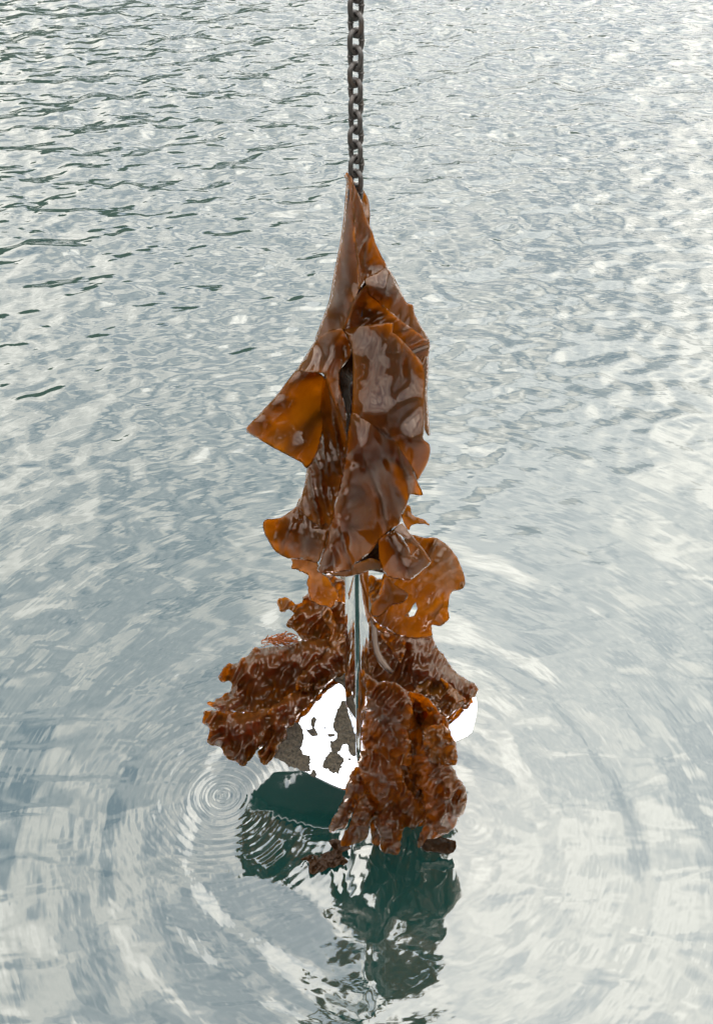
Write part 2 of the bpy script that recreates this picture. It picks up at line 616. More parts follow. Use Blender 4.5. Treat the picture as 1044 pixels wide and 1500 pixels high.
def inside(pts, poly):
    x, y = pts[:, 0], pts[:, 1]
    res = np.zeros(len(pts), bool)
    n = len(poly)
    j = n - 1
    for i in range(n):
        xi, yi = poly[i, :2]
        xj, yj = poly[j, :2]
        cond = ((yi > y) != (yj > y)) & (x < (xj - xi) * (y - yi) / (yj - yi + 1e-12) + xi)
        res ^= cond
        j = i
    return res


def edge_dist(pts, poly):
    a = poly[:, :2]
    b = np.roll(a, -1, 0)
    best = np.full(len(pts), 1e9)
    for i in range(len(a)):
        ab = b[i] - a[i]
        t = np.clip(((pts - a[i]) @ ab) / (ab @ ab + 1e-9), 0, 1)
        dd = np.hypot(*(pts - a[i] - t[:, None] * ab).T)
        best = np.minimum(best, dd)
    return best


def nz(x, y, z):
    return mnoise.noise(Vector((x, y, z)))


def sheet(name, mat, parent, outline, ctrl=(), step=4.0, thick=0.0014, rag=0.0, rag_len=9.0, smooth=0.7,
          wave=(0.0, 30.0), bull=(0.0, 9.0), edge_ruf=(0.0, 14.0, 16.0), shift=0.0, pleat=None, seed=0, hole=None, dfun=None, stiff=0.010):
    """A thin wet blade. outline / ctrl give (photo px, photo py, metres towards the viewer from the chain's plane);
    a thin-plate surface runs through them, then folds, puckers and edge ruffles are added."""
    oc = np.array(outline, float)
    # densify with blended Catmull-Rom
    dense = []
    n = len(oc)
    for i in range(n):
        p0, p1, p2, p3 = oc[i - 1], oc[i], oc[(i + 1) % n], oc[(i + 2) % n]
        m = max(1, int(np.hypot(*(p2 - p1)[:2]) / step))
        for k in range(m):
            t = k / m
            cr = 0.5 * ((2 * p1) + (-p0 + p2) * t + (2 * p0 - 5 * p1 + 4 * p2 - p3) * t * t + (-p0 + 3 * p1 - 3 * p2 + p3) * t ** 3)
            ln = p1 + (p2 - p1) * t
            dense.append(smooth * cr + (1 - smooth) * ln)
    dense = np.array(dense)
    if rag > 0:
        cen = dense[:, :2]
        tan = np.roll(cen, -1, 0) - np.roll(cen, 1, 0)
        tan /= np.hypot(tan[:, 0], tan[:, 1])[:, None] + 1e-9
        nor = np.stack([tan[:, 1], -tan[:, 0]], 1)
        off = np.array([rag * (nz(x / rag_len, y / rag_len, seed + 0.5) + 0.6 * nz(x / rag_len * 2.3, y / rag_len * 2.3, seed + 3.5)) for x, y in cen])
        dense[:, :2] = cen + nor * off[:, None]
    kn = np.vstack([oc] + ([np.array(ctrl, float)] if len(ctrl) else []))
    # thin-plate spline for depth
    c = kn[:, :2] / 100.0
    nk = len(c)
    r = np.hypot(c[:, None, 0] - c[None, :, 0], c[:, None, 1] - c[None, :, 1])
    K = np.where(r > 0, r * r * np.log(r + 1e-9), 0) + np.eye(nk) * (0.002 + stiff)
    Pm = np.hstack([np.ones((nk, 1)), c])
    A = np.zeros((nk + 3, nk + 3))
    A[:nk, :nk] = K
    A[:nk, nk:] = Pm
    A[nk:, :nk] = Pm.T
    sol = np.linalg.solve(A, np.concatenate([kn[:, 2], np.zeros(3)]))

    def depth(q):
        q = q / 100.0
        rr = np.hypot(q[:, None, 0] - c[None, :, 0], q[:, None, 1] - c[None, :, 1])
        return np.where(rr > 0, rr * rr * np.log(rr + 1e-9), 0) @ sol[:nk] + sol[nk] + q @ sol[nk + 1:]
    lo, hi = dense[:, :2].min(0), dense[:, :2].max(0)
    gx, gy = np.meshgrid(np.arange(lo[0], hi[0], step), np.arange(lo[1], hi[1], step * 0.87))
    gx[1::2] += step / 2
    g = np.stack([gx.ravel(), gy.ravel()], 1)
    g += np.random.default_rng(seed + 5).uniform(-0.18, 0.18, g.shape) * step
    g = g[inside(g, dense)]
    ed = edge_dist(g, dense)
    g = g[ed > step * 0.55]
    loops = [dense[:, :2]]
    if hole is not None:
        hp = np.array(hole, float)
        hd = edge_dist(g, hp)
        g = g[(~inside(g, hp)) & (hd > step * 0.5)]
    nb = len(dense)
    allp = [tuple(p) for p in dense[:, :2]]
    edges = [(i, (i + 1) % nb) for i in range(nb)]
    if hole is not None:
        h0 = len(allp)
        allp += [tuple(p[:2]) for p in hp]
        edges += [(h0 + i, h0 + (i + 1) % len(hp)) for i in range(len(hp))]
    allp += [tuple(p) for p in g]
    res = delaunay_2d_cdt([Vector(p) for p in allp], edges, [], 1, 1e-5)
    v2 = np.array([tuple(v) for v in res[0]])
    faces = [f for f in res[2]]
    cent = np.array([v2[list(f)].mean(0) for f in faces])
    keep = inside(cent, dense)
    if hole is not None:
        keep &= ~inside(cent, hp)
    faces = [f for f, k in zip(faces, keep) if k]
    d = depth(v2) if dfun is None else dfun(v2[:, 0], v2[:, 1])
    ed = edge_dist(v2, dense)
    verts = []
    wa, wl = wave
    ba, bl = bull
    ea, el, ew = edge_ruf
    for (x, y), dd, e in zip(v2, d, ed):
        sx = sy = 0.0
        if wa:
            dd += wa * (nz(x / wl, y / wl, seed + 11.1) + 0.5 * nz(x / wl * 2.1, y / wl * 2.1, seed + 17.7))
        if ba:
            wx = x + bl * 0.5 * nz(x / bl / 2, y / bl / 2, seed + 31.0)
            wy = y + bl * 0.5 * nz(x / bl / 2, y / bl / 2, seed + 37.0)
            f1 = mnoise.voronoi(Vector((wx / bl, wy / bl, seed * 1.3)))[0][0]
            dd += ba * (0.45 - min(f1, 1.0) ** 1.6) * (0.55 + 0.9 * abs(nz(x / 40, y / 40, seed + 3)))
        if pleat:
            pa, pl, ang, stv = pleat
            ca, sa = math.cos(R(ang)), math.sin(R(ang))
            u, v = x * ca + y * sa, -x * sa + y * ca
            dd += pa * (0.6 - 2.2 * abs(nz(u / pl + 0.25 * nz(x / 30, y / 30, seed), v / (pl * stv), seed + 51.0)))
        if ea:
            w = math.exp(-e / ew)
            dd += ea * w * (nz(x / el, y / el, seed + 23.0) * 1.6)
            sy += 40 * ea * w * nz(x / el, y / el, seed + 29.0) * 4
        if shift:
            sx += shift * nz(x / 14, y / 14, seed + 41.0)
            sy += shift * nz(x / 14, y / 14, seed + 47.0)
        verts.append(P(x + sx, y + sy, dd))
    me = bpy.data.meshes.new(name)
    off = parent.location if parent else Vector((0, 0, 0))
    me.from_pydata([tuple(v) for v in verts], [], faces)
    at_ = me.attributes.new('thin', 'FLOAT', 'POINT')
    at_.data.foreach_set('value', np.exp(-ed / 7.0).astype(np.float32))
    me.update()
    me.shade_smooth()
    o = link(name, me, mat, parent)
    # faces look at the viewer
    me.flip_normals() if sum(1 for p in me.polygons[:40] if p.normal.dot(Vector((0, 0, H)) - p.center) < 0) > min(20, len(me.polygons) / 2) else None
    if thick:
        md = o.modifiers.new('thickness', 'SOLIDIFY')
        md.thickness = thick
        md.offset = -1
    return o


# ------------------------------------------------------------------ chain
def build_chain():
    pitch, wire, width = 0.0262, 0.0045, 0.0335
    top = P(521, -60).z
    bot = P(521, 640).z
    x0 = P(521, 140).x
    root = empty('anchor_chain', (x0, D, bot))
    tag(root, 'rusty brown steel anchor chain hanging straight down into the kelp', 'chain')
    rad = (width - 2 * wire) / 2
    half = pitch / 2 + wire - rad
    path = []
    ns = 10
    for k in range(ns + 1):
        a = math.pi * k / ns
        path.append((rad * math.cos(a), half + rad * math.sin(a)))
    for k in range(ns + 1):
        a = math.pi + math.pi * k / ns
        path.append((rad * math.cos(a), -half + rad * math.sin(a)))
    m = 10
    bm = bmesh.new()
    rings_ = []
    npth = len(path)
    for i, (x, z) in enumerate(path):
        x2, z2 = path[(i + 1) % npth]
        x1, z1 = path[i - 1]
        t = Vector((x2 - x1, 0, z2 - z1)).normalized()
        nn = Vector((t.z, 0, -t.x))
        rings_.append([bm.verts.new(Vector((x, 0, z)) + nn * wire * math.cos(2 * math.pi * j / m) + Vector((0, 1, 0)) * wire * math.sin(2 * math.pi * j / m)) for j in range(m)])
    for i in range(npth):
        a, b = rings_[i], rings_[(i + 1) % npth]
        for j in range(m):
            bm.faces.new((a[j], a[(j + 1) % m], b[(j + 1) % m], b[j]))
    # weld bead half way along one side
    bead = bmesh.ops.create_uvsphere(bm, u_segments=10, v_segments=6, radius=1.0)
    for v in bead['verts']:
        v.co = Vector((rad + v.co.x * wire * 1.28, v.co.y * wire * 1.28, v.co.z * wire * 0.75))
    bmesh.ops.recalc_face_normals(bm, faces=bm.faces)
    me = bpy.data.meshes.new('link')
    bm.to_mesh(me)
    bm.free()
    me.shade_smooth()
    me.materials.append(M_chain)
    z = bot
    i = 0
    while z < top:
        o = bpy.data.objects.new('link', me)
        C.objects.link(o)
        o.parent = root
        jz = random.uniform(-4, 4)
        o.location = (random.uniform(-0.0006, 0.0006), random.uniform(-.0006, .0006), z - bot)
        o.rotation_euler = (R(random.uniform(-1.5, 1.5)), R(random.uniform(-1.5, 1.5)), R((42 if i % 2 else 132) + jz))
        z += pitch
        i += 1
    return root


build_chain()

# ------------------------------------------------------------------ anchor
def build_anchor():
    base = P(522, 1120, 0.05)
    a = empty('anchor', base)
    tag(a, 'polished steel plough anchor hanging under the kelp, muddy white fluke showing', 'anchor')
    # hollow triangular shank: narrow front edge, wide back
    bm = bmesh.new()
    # rows: (py, front px, front half width px, front depth, back left px, back right px, back depth)
    rows = [(664, 522, 3.5, 0.028, 508, 537, -0.002), (690, 522, 3.5, 0.027, 504.5, 540.5, -0.004), (760, 523, 3.5, 0.025, 504.5, 540.5, -0.010),
            (845, 522.5, 3.6, 0.02, 505, 540, -0.018), (940, 523.5, 3.6, 0.005, 505, 540.5, -0.038), (1000, 524.3, 3.6, -0.005, 505, 541, -0.052),
            (1030, 524.5, 3.6, -0.01, 506, 540, -0.06), (1055, 524.7, 3.6, -0.015, 513, 534, -0.08), (1080, 524.7, 3.4, -0.025, 520, 529.5, -0.11), (1105, 524.7, 3.2, -0.04, 521, 528.5, -0.13), (1118, 524.7, 2.0, -0.06, 522, 527.5, -0.13)]
    prev = None
    for py, fx, fw, fd, bl, br, bd in rows:
        pts = [P(fx - fw, py, fd), P(fx + fw, py, fd), P(br, py, bd), P(br - 2, py, bd - 0.006), P(bl + 2, py, bd - 0.006), P(bl, py, bd)]
        z = sum(p.z for p in pts[:2]) / 2
        pts = [Vector((p.x, p.y, p.z)) for p in pts]
        cur = [bm.verts.new(p) for p in pts]
        if prev:
            for j in range(6):
                bm.faces.new((prev[j], prev[(j + 1) % 6], cur[(j + 1) % 6], cur[j]))
        else:
            bm.faces.new(cur)
        prev = cur
    bm.faces.new(prev)
    bmesh.ops.recalc_face_normals(bm, faces=bm.faces)
    me = bpy.data.meshes.new('shank')
    bm.to_mesh(me)
    bm.free()
    o = link('shank', me, M_steel, a)
    bv = o.modifiers.new('bevel', 'BEVEL')
    bv.width = 0.0025
    bv.segments = 3
    bv.limit_method = 'ANGLE'
    bv.angle_limit = R(35)
    me.shade_smooth()
    # shackle between chain and shank
    bm = bmesh.new()
    ring = []
    c0 = P(522, 656, 0)
    for k in range(15):
        an = math.pi * 1.15 * k / 14 - math.pi * 0.075
        ring.append(c0 + Vector((0.024 * math.cos(an), 0, 0.045 * math.sin(an) - 0.02)))
    pv = None
    for i, p in enumerate(ring):
        t = (ring[min(i + 1, 14)] - ring[max(i - 1, 0)]).normalized()
        nn = t.cross(Vector((0, 1, 0)))
        cu = [bm.verts.new(p + nn * 0.006 * math.cos(j * math.pi / 4) + Vector((0, 0.006 * math.sin(j * math.pi / 4), 0))) for j in range(8)]
        if pv:
            for j in range(8):
                bm.faces.new((pv[j], pv[(j + 1) % 8], cu[(j + 1) % 8], cu[j]))
        pv = cu
    me = bpy.data.meshes.new('shackle')
    bm.to_mesh(me)
    bm.free()
    link('shackle', me, M_chain, a)
    # fluke: heel low and near, tip high and away, wings curling up towards the viewer
    ol = [(522, 835), (545, 858), (600, 925), (660, 985), (697, 1022), (698, 1046), (691, 1073), (684, 1079), (660, 1090), (600, 1118), (540, 1146),
          (516, 1157), (503, 1158), (490, 1153), (400, 1108), (366, 1090), (350, 1073), (352, 1050), (400, 985), (450, 925), (500, 858)]

    def fd(px, py):
        x = (px - 522) / 175.0
        return dfl(py) + 0.012 * x * x
    ct = [(px, py, fd(px, py)) for px in (400, 460, 522, 590, 650) for py in (900, 960, 1020, 1080, 1130) if abs(px - 522) < (py - 830) * 0.75 and py + abs(px - 522) * 0.45 < 1158]
    f = sheet('fluke', M_steel, a, [(x, y, fd(x, y)) for x, y in ol], ct, step=7, thick=0.012, smooth=0.35, dfun=fd)
    bv = f.modifiers.new('bevel', 'BEVEL')
    bv.width = 0.002
    bv.segments = 2
    bv.limit_method = 'ANGLE'
    bv.angle_limit = R(50)

    def mud(pts, seed, lift=0.008, rag=2.8):
        q = [(p[0], p[1], fd(p[0], p[1]) + lift) for p in pts]
        ar = np.array(q)
        cx, cy = ar[:, 0].mean(), ar[:, 1].mean()
        o = sheet('mud', M_mud, f, q, [(cx, cy, fd(cx, cy) + lift + 0.004)], step=2.0, thick=0.003, rag=rag, rag_len=4, seed=seed, wave=(0.0025, 6.0), dfun=lambda x, y: fd(x, y) + lift)
        return o
    mud([c5(640, 890), c5(700, 960), c5(690, 1100), c5(740, 1120), c5(745, 1215), c5(690, 1222), c5(500, 1128), c5(430, 1060), c5(560, 950)], 1)
    mud([c5(960, 755), c5(915, 850), c5(900, 930), c5(930, 1000), c5(880, 1030), c5(900, 1095), c5(950, 1080), c5(985, 1040), c5(1010, 1110), c5(1050, 1110), c5(1062, 960), c5(1030, 830)], 2)
    mud([c5(880, 1100), c5(840, 1150), c5(835, 1200), c7(190, 180), c7(235, 188), c7(245, 160), c7(262, 120), c5(940, 1105)], 3)
    mud([c5(770, 860), c5(750, 900), c5(755, 940), c5(720, 950), c5(750, 985), c5(800, 985), c5(775, 930), c5(785, 880)], 4, rag=1.4)
    mud([c7(95, 175), c7(90, 200), c7(112, 212), c7(122, 195), c7(110, 172)], 6, rag=1.0)
    mud([c5(860, 975), c5(870, 992), c5(905, 990), c5(912, 975)], 7, rag=0.8)
    mud([c5(975, 560), c5(900, 610), c5(960, 650), c5(985, 700)], 8, rag=1.0)
    mud([(462, 912), (484, 868), (500, 843), (522, 832), (548, 848), (572, 885), (560, 915), (500, 920)], 9, lift=0.012, rag=2.0)
    # mud-coloured sheet added under the fluke to darken its reflection in the water
    sheet('mud', M_mud, f, [(x * 0.97 + 522 * 0.03, y * 0.97 + 1000 * 0.03, 0) for x, y in ol], step=8, thick=0.003, rag=3, seed=12, dfun=lambda x, y: fd(x, y) - 0.024)
    rq = random.Random(4)
    for q in range(26):
        x, y = rq.uniform(425, 520), rq.uniform(1000, 1140)
        if y > 1145 - (500 - x) * 0.5 or y < 1000 + (505 - x) * 0.9:
            continue
        w = rq.uniform(0.9, 2.6)
        mud([(x + w * rq.uniform(.7, 1.3) * math.cos(t), y + w * rq.uniform(.5, 1.1) * math.sin(t)) for t in (0, 1, 2, 3, 4, 5.2)], 100 + q, rag=0.5)
    return a


build_anchor()

# ------------------------------------------------------------------ broad kelp blade draped over chain and shank
def build_broad():
    k = empty('kelp_frond', P(500, 830, 0.1))
    tag(k, 'large smooth brown kelp blade wrapped over the chain end, folded like cloth', 'kelp')
    S = lambda name, *a, **kw: sheet(name, kw.pop('mat', M_kelp), k, *a, **kw)
    # left facet of the tall cone
    S('blade_fold', [c1(300, 65, 0.0), c1(325, 85, .012), c1(345, 130, .022), c1(350, 250, .03), c1(360, 420, .036), c1(375, 640, .045), c1(390, 780, .05), c1(395, 950, .055), c1(330, 1100, .06), c1(283, 1262, .055),
                     c1(200, 1275, .03), c1(60, 1352, -.02), c1(100, 1230, -.04), c1(165, 1050, -.04), c1(190, 920, -.04), c1(210, 800, -.035), c1(250, 600, -.03), c1(275, 430, -.025), c1(290, 250, -.02), c1(298, 130, -.012), c1(283, 95, -.012)],
      [c1(300, 600, .022), c1(300, 850, .02), c1(235, 950, -.004), c1(205, 1110, .034), c1(170, 1130, .004), c1(150, 1190, .02), c1(250, 1130, .012), c1(275, 1000, .04), c1(290, 1120, .05), c1(322, 250, .032), c1(322, 400, .036), c1(322, 550, .038), c1(330, 150, .026)], seed=1, pleat=(.008, 17, -6, 16), step=3.2, wave=(.0006, 22))
    # right facet of the cone
    S('blade_fold', [c1(345, 130, .02), c1(375, 200, .02), c1(410, 270, .016), c1(445, 390, .012), c1(470, 462, .006), c1(492, 500, 0), c1(520, 600, -.008), c1(560, 690, -.016), c1(612, 795, -.025), c1(560, 850, .0),
                     c1(450, 890, .03), c1(395, 960, .052), c1(386, 780, .048), c1(372, 640, .042), c1(358, 420, .034), c1(348, 250, .028)],
      [c1(440, 640, .004), c1(445, 790, -.012), c1(500, 800, -.012), c1(400, 430, .022), c1(470, 560, .012)], seed=2, pleat=(.008, 14, 12, 7), step=3.2, wave=(.0006, 18))
    # piece behind the chain
    S('blade_fold', [c1(350, 140, -.05), c1(390, 165, -.052), c1(430, 205, -.05), c1(466, 275, -.045), c1(480, 380, -.035), c1(476, 480, -.02), c1(500, 560, -.03), c1(430, 560, -.035), c1(360, 330, -.05)],
      [c1(455, 400, -.005)], seed=3, mat=M_amber, step=3.2)
    # right shoulder below the cone
    S('blade_fold', [c1(440, 878, .03), c1(530, 830, .002), c1(612, 793, -.028), c1(680, 900, -.032), c1(720, 985, -.035), c1(760, 1060, -.04), c1(808, 1080, -.05), c1(822, 1145, -.05), c1(870, 1240, -.05), c1(935, 1362, -.045), c1(800, 1330, -.01),
                     c1(700, 1250, .0), c1(620, 1150, .005), c1(540, 1060, .01), c1(470, 1000, .03), c1(455, 930, .045)],
      [c1(600, 950, .03), c1(560, 980, .045), c1(680, 970, .01), c1(640, 1060, .0), c1(520, 900, .03), c1(750, 1200, -.02)], seed=4, pleat=(.008, 24, 20, 8), step=3.2, wave=(.0006, 16))
    # hollow between shoulder and the sheen panel, running into the amber band
    S('blade_fold', [c1(283, 1262, .055), c1(320, 1150, .062), c1(365, 1030, .06), c1(455, 930, .048), c1(500, 985, .02), c1(560, 1065, .022), c1(640, 1140, .024), c1(760, 1230, .018), c1(860, 1300, .0), c1(936, 1364, -.04), c1(928, 1470, -.035),
                     c2(965, 210, -.03), c2(958, 340, -.03), c2(900, 330, .0), c2(800, 200, .02), c1(700, 1400, .02), c1(600, 1300, .02), c1(420, 1290, .03)],
      [c1(395, 1100, .034), c1(450, 1050, -.01), c1(465, 1110, -.02), c1(400, 1180, .01), c1(520, 1180, .02), c1(580, 1120, -.01), c1(700, 1240, .03)], seed=5, pleat=(.010, 18, 60, 4), step=3.2, wave=(.002, 16))
    # the bright panel with its fold, down to the amber hem on the right
    S('blade_fold', [c1(283, 1268, .06), c1(330, 1258, .05), c1(420, 1238, .048), c1(540, 1225, .055), c1(652, 1220, .065), c1(650, 1290, .058), c2(800, 70, .05), c2(860, 130, .05), c2(920, 200, .045), c2(945, 250, .045),
                     c2(945, 400, .07), c2(945, 540, .11), c2(938, 600, .135), c2(970, 630, .125), c2(974, 670, .115), c2(960, 725, .10), c2(930, 780, .09), c2(908, 812, .085), c2(880, 750, .1), c2(800, 700, .11), c2(680, 640, .12), c2(600, 560, .125),
                     c2(575, 480, .11), c2(578, 380, .10), c2(580, 250, .085), c2(575, 150, .075), c2(545, 70, .065)],
      [c2(700, 120, .072), c2(650, 200, .085), c2(700, 400, .125), c2(620, 480, .14), c2(820, 440, .132), c2(900, 580, .14), c2(900, 450, .085), c2(880, 620, .15), c2(780, 540, .147), c2(930, 700, .11), c2(850, 230, .055), c2(770, 240, .085)], seed=6, pleat=(.010, 36, 12, 10), step=3.0, wave=(.0006, 17))
    # thin grey-lit hanging edge on the right
    S('blade_fold', [c2(950, 180, -.02), c2(966, 220, -.02), c2(958, 350, -.01), c2(965, 480, .03), c2(973, 585, .06), c2(955, 570, .07), c2(930, 500, .06), c2(890, 430, .05), c2(880, 330, .03), c2(920, 260, .01)],
      [c2(930, 400, .05)], seed=7, step=3.0)
    # long front panel with its raised seam
    S('blade_fold', [c2(575, 470, .12), c2(640, 505, .145), c2(690, 512, .15), c2(750, 550, .145), c2(800, 620, .135), c2(880, 742, .11), c3(872, 96, .105), c3(900, 170, .085), c3(928, 243, .07), c3(890, 243, .07), c3(860, 240, .075), c3(840, 300, .085),
                     c3(800, 400, .10), c3(740, 440, .11), c3(690, 490, .12), c3(640, 560, .13), c3(560, 620, .15), c3(540, 655, .16), c3(450, 668, .178), c3(400, 672, .18), c3(352, 662, .175), c3(370, 600, .172), c3(405, 480, .165), c3(440, 330, .16),
                     c3(475, 180, .152), c3(505, 50, .145), c2(548, 620, .135)],
      [c3(540, 10, .180), c3(528, 90, .186), c3(512, 160, .192), c3(492, 240, .198), c3(474, 320, .203), c3(456, 400, .208), c3(438, 480, .212), c3(420, 560, .216), c3(405, 630, .214), c3(575, 60, .166), c3(565, 180, .172), c3(530, 320, .18), c3(480, 560, .186), c3(620, 130, .165), c3(640, 200, .15), c3(600, 350, .162), c3(560, 500, .17),
       c3(720, 140, .13), c3(700, 60, .155), c3(780, 100, .12), c3(800, 200, .10), c3(720, 300, .128), c3(770, 330, .115), c3(680, 400, .135), c3(840, 150, .12)], seed=8, stiff=.0015, pleat=(.014, 22, -16, 14), step=3.0, wave=(.0006, 18))
    # left shoulder above the wing
    S('blade_fold', [c2(490, 45, .06), c2(440, 62, .035), c2(388, 103, -.01), c2(345, 170, .02), c2(298, 243, .05), c2(330, 258, .095), c2(400, 262, .1), c2(440, 280, .1), c2(470, 380, .09), c2(500, 450, .08), c2(540, 570, .07), c2(548, 470, .06),
                     c2(520, 350, .06), c2(515, 260, .065), c2(560, 190, .055), c2(572, 150, .06), c2(545, 70, .06), c2(520, 40, .06)],
      [c2(430, 170, .05), c2(415, 205, .075), c2(450, 150, .065), c2(480, 80, .068), c2(480, 200, .085), c2(500, 150, .06), c2(530, 120, .03), c2(350, 220, .06), c2(470, 260, .1), c2(485, 320, .1)], seed=9, pleat=(.010, 16, 15, 9), step=3.0, wave=(.002, 12))
    # left wing
    S('blade_fold', [c2(300, 240, .05), c2(200, 368, .06), c2(110, 468, .07), c2(36, 548, .08), c2(40, 568, .082), c2(100, 603, .09), c2(180, 650, .09), c2(260, 692, .085), c2(320, 724, .075), c2(345, 752, .07), c2(390, 700, .05), c2(420, 600, .03),
                     c2(440, 480, .0), c2(455, 380, .0), c2(440, 300, .03), c2(410, 268, .075), c2(340, 256, .095)],
      [c2(290, 292, .092), c2(250, 345, .1), c2(205, 400, .105), c2(160, 455, .11), c2(115, 503, .11), c2(75, 542, .105), c2(280, 380, .07), c2(180, 520, .07), c2(330, 430, .045), c2(400, 340, -.01), c2(300, 560, .07), c2(330, 620, .085), c2(230, 590, .075), c2(380, 450, .01), c2(370, 560, .05)], seed=10, pleat=(.009, 30, 45, 8), step=3.2, mat=M_kelp, wave=(.0006, 15))
    # dark middle panel
    S('blade_fold', [c2(430, 290, .03), c2(470, 330, .075), c2(505, 430, .085), c2(530, 520, .08), c2(548, 600, .075), c3(505, 70, .08), c3(470, 220, .085), c3(440, 340, .09), c3(412, 440, .095), c3(350, 410, .10), c3(300, 370, .09), c3(240, 305, .05),
                     c3(262, 260, .04), c3(282, 190, .03), c3(296, 100, .02), c2(345, 745, .01), c2(380, 640, .0), c2(405, 500, -.01), c2(420, 380, .0)],
      [c3(360, 60, .06), c3(420, 100, .075), c3(380, 220, .085), c3(330, 260, .08), c3(400, 330, .085), c3(430, 200, .05), c3(330, 330, .095), c2(470, 520, .06)], seed=11, pleat=(.016, 17, -10, 14), step=3.0, wave=(.004, 12))
    # lower left lobe
    S('blade_fold', [c3(262, 260, .02), c3(240, 305, .03), c3(215, 325, .04), c3(150, 368, .05), c3(66, 381, .07), c3(57, 410, .072), c3(75, 470, .07), c3(120, 545, .065), c3(160, 575, .06), c3(205, 592, .06), c3(270, 594, .08), c3(352, 612, .1),
                     c3(380, 560, .12), c3(405, 470, .12), c3(430, 380, .08), c3(380, 330, .05)],
      [c3(130, 430, .04), c3(180, 420, .075), c3(200, 500, .085), c3(170, 540, .05), c3(300, 440, .09), c3(260, 380, .065), c3(320, 540, .105), c3(110, 400, .055)], seed=12, pleat=(.010, 20, 10, 8), step=3.0, rag=.8, wave=(.004, 14))
    # ragged amber hem under the lobe
    S('torn_hem', [c3(205, 570, .03), c3(215, 610, .03), c3(212, 640, .03), c3(250, 655, .03), c3(300, 680, .02), c3(295, 720, .02), c3(310, 800, .0), c3(350, 840, -.02), c3(430, 860, -.03), c3(470, 800, -.02), c3(430, 720, .02), c3(370, 660, .05), c3(340, 600, .05)],
      [c3(270, 630, .045), c3(350, 740, .02)], seed=13, step=2.6, rag=1.8, rag_len=6, mat=M_amber, wave=(.004, 9))
    # dark inner sheet added to paint the shade of the gully
    S('inner_shade_fold', [c2(470, 100, .02), c2(560, 110, .02), c2(620, 300, .03), c2(640, 560, .04), c3(640, 200, .05), c3(640, 470, .05), c3(560, 640, .06), c3(420, 640, .06), c3(400, 400, .02), c3(440, 100, .0), c2(470, 560, -.03), c2(460, 300, -.01)],
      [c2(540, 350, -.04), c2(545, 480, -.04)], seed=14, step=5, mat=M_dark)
    # back layer closing the wrap, coloured dark to deepen shade in the hollows
    S('back_shade_fold', [(508, 290, -.03), (524, 300, -.05), (532, 340, -.055), (545, 380, -.06), (566, 430, -.07), (585, 480, -.075), (592, 560, -.07), (596, 640, -.05), (588, 720, -.03), (560, 800, 0), (480, 806, .0), (462, 740, -.02), (468, 640, -.05),
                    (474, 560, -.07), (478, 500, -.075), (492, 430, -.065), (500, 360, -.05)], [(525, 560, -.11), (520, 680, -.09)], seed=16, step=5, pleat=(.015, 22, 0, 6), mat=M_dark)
    # turned-up fringe at the foot of the front panel
    S('hem', [c3(350, 650, .15), c3(430, 650, .16), c3(540, 630, .14), c3(640, 590, .11), c3(700, 610, .1), c3(705, 650, .1), c3(640, 655, .11), c3(580, 675, .13), c3(500, 690, .14), c3(400, 678, .15)],
      [], seed=15, step=2.6, rag=.8, mat=M_amber, wave=(.004, 9))
    return k


build_broad()


def build_small_fold():
    k = empty('kelp_frond', P(590, 840, 0.1))
    tag(k, 'small brown kelp blade folded in a box shape under the big blade, by the shank', 'kelp')
    S = lambda name, *a, **kw: sheet(name, kw.pop('mat', M_kelp), k, *a, **kw)
    S('blade_fold', [c4(350, 240, .09), c4(400, 205, .10), c4(460, 165, .10), c4(500, 210, .11), c4(560, 290, .12), c4(580, 350, .125), c4(640, 300, .10), c4(715, 395, .10), c4(660, 450, .12), c4(590, 510, .15), c4(540, 522, .145), c4(440, 505, .125),
                     c4(390, 470, .105), c4(355, 380, .085)],
      [c4(440, 220, .135), c4(500, 320, .155), c4(560, 430, .17), c4(420, 330, .12), c4(460, 430, .135), c4(570, 345, .12), c4(630, 400, .13), c4(400, 280, .11)], seed=21, step=2.6, wave=(.002, 10))
    S('torn_edge', [c4(515, 125, .09), c4(560, 180, .10), c4(620, 250, .11), c4(680, 330, .115), c4(722, 398, .115), c4(690, 380, .12), c4(630, 300, .12), c4(560, 250, .125), c4(500, 200, .12), c4(460, 165, .11)],
      [c4(570, 230, .14)], seed=22, step=2.4)
    S('shaded_side', [c4(180, 350, .10), c4(260, 290, .09), c4(350, 240, .08), c4(360, 380, .08), c4(395, 470, .09), c4(300, 450, .09), c4(220, 430, .1)], [c4(300, 360, .05)], seed=23, step=3, mat=M_dark, wave=(.008, 6))  # dark kelp colour paints this side's shade
    return k


build_small_fold()


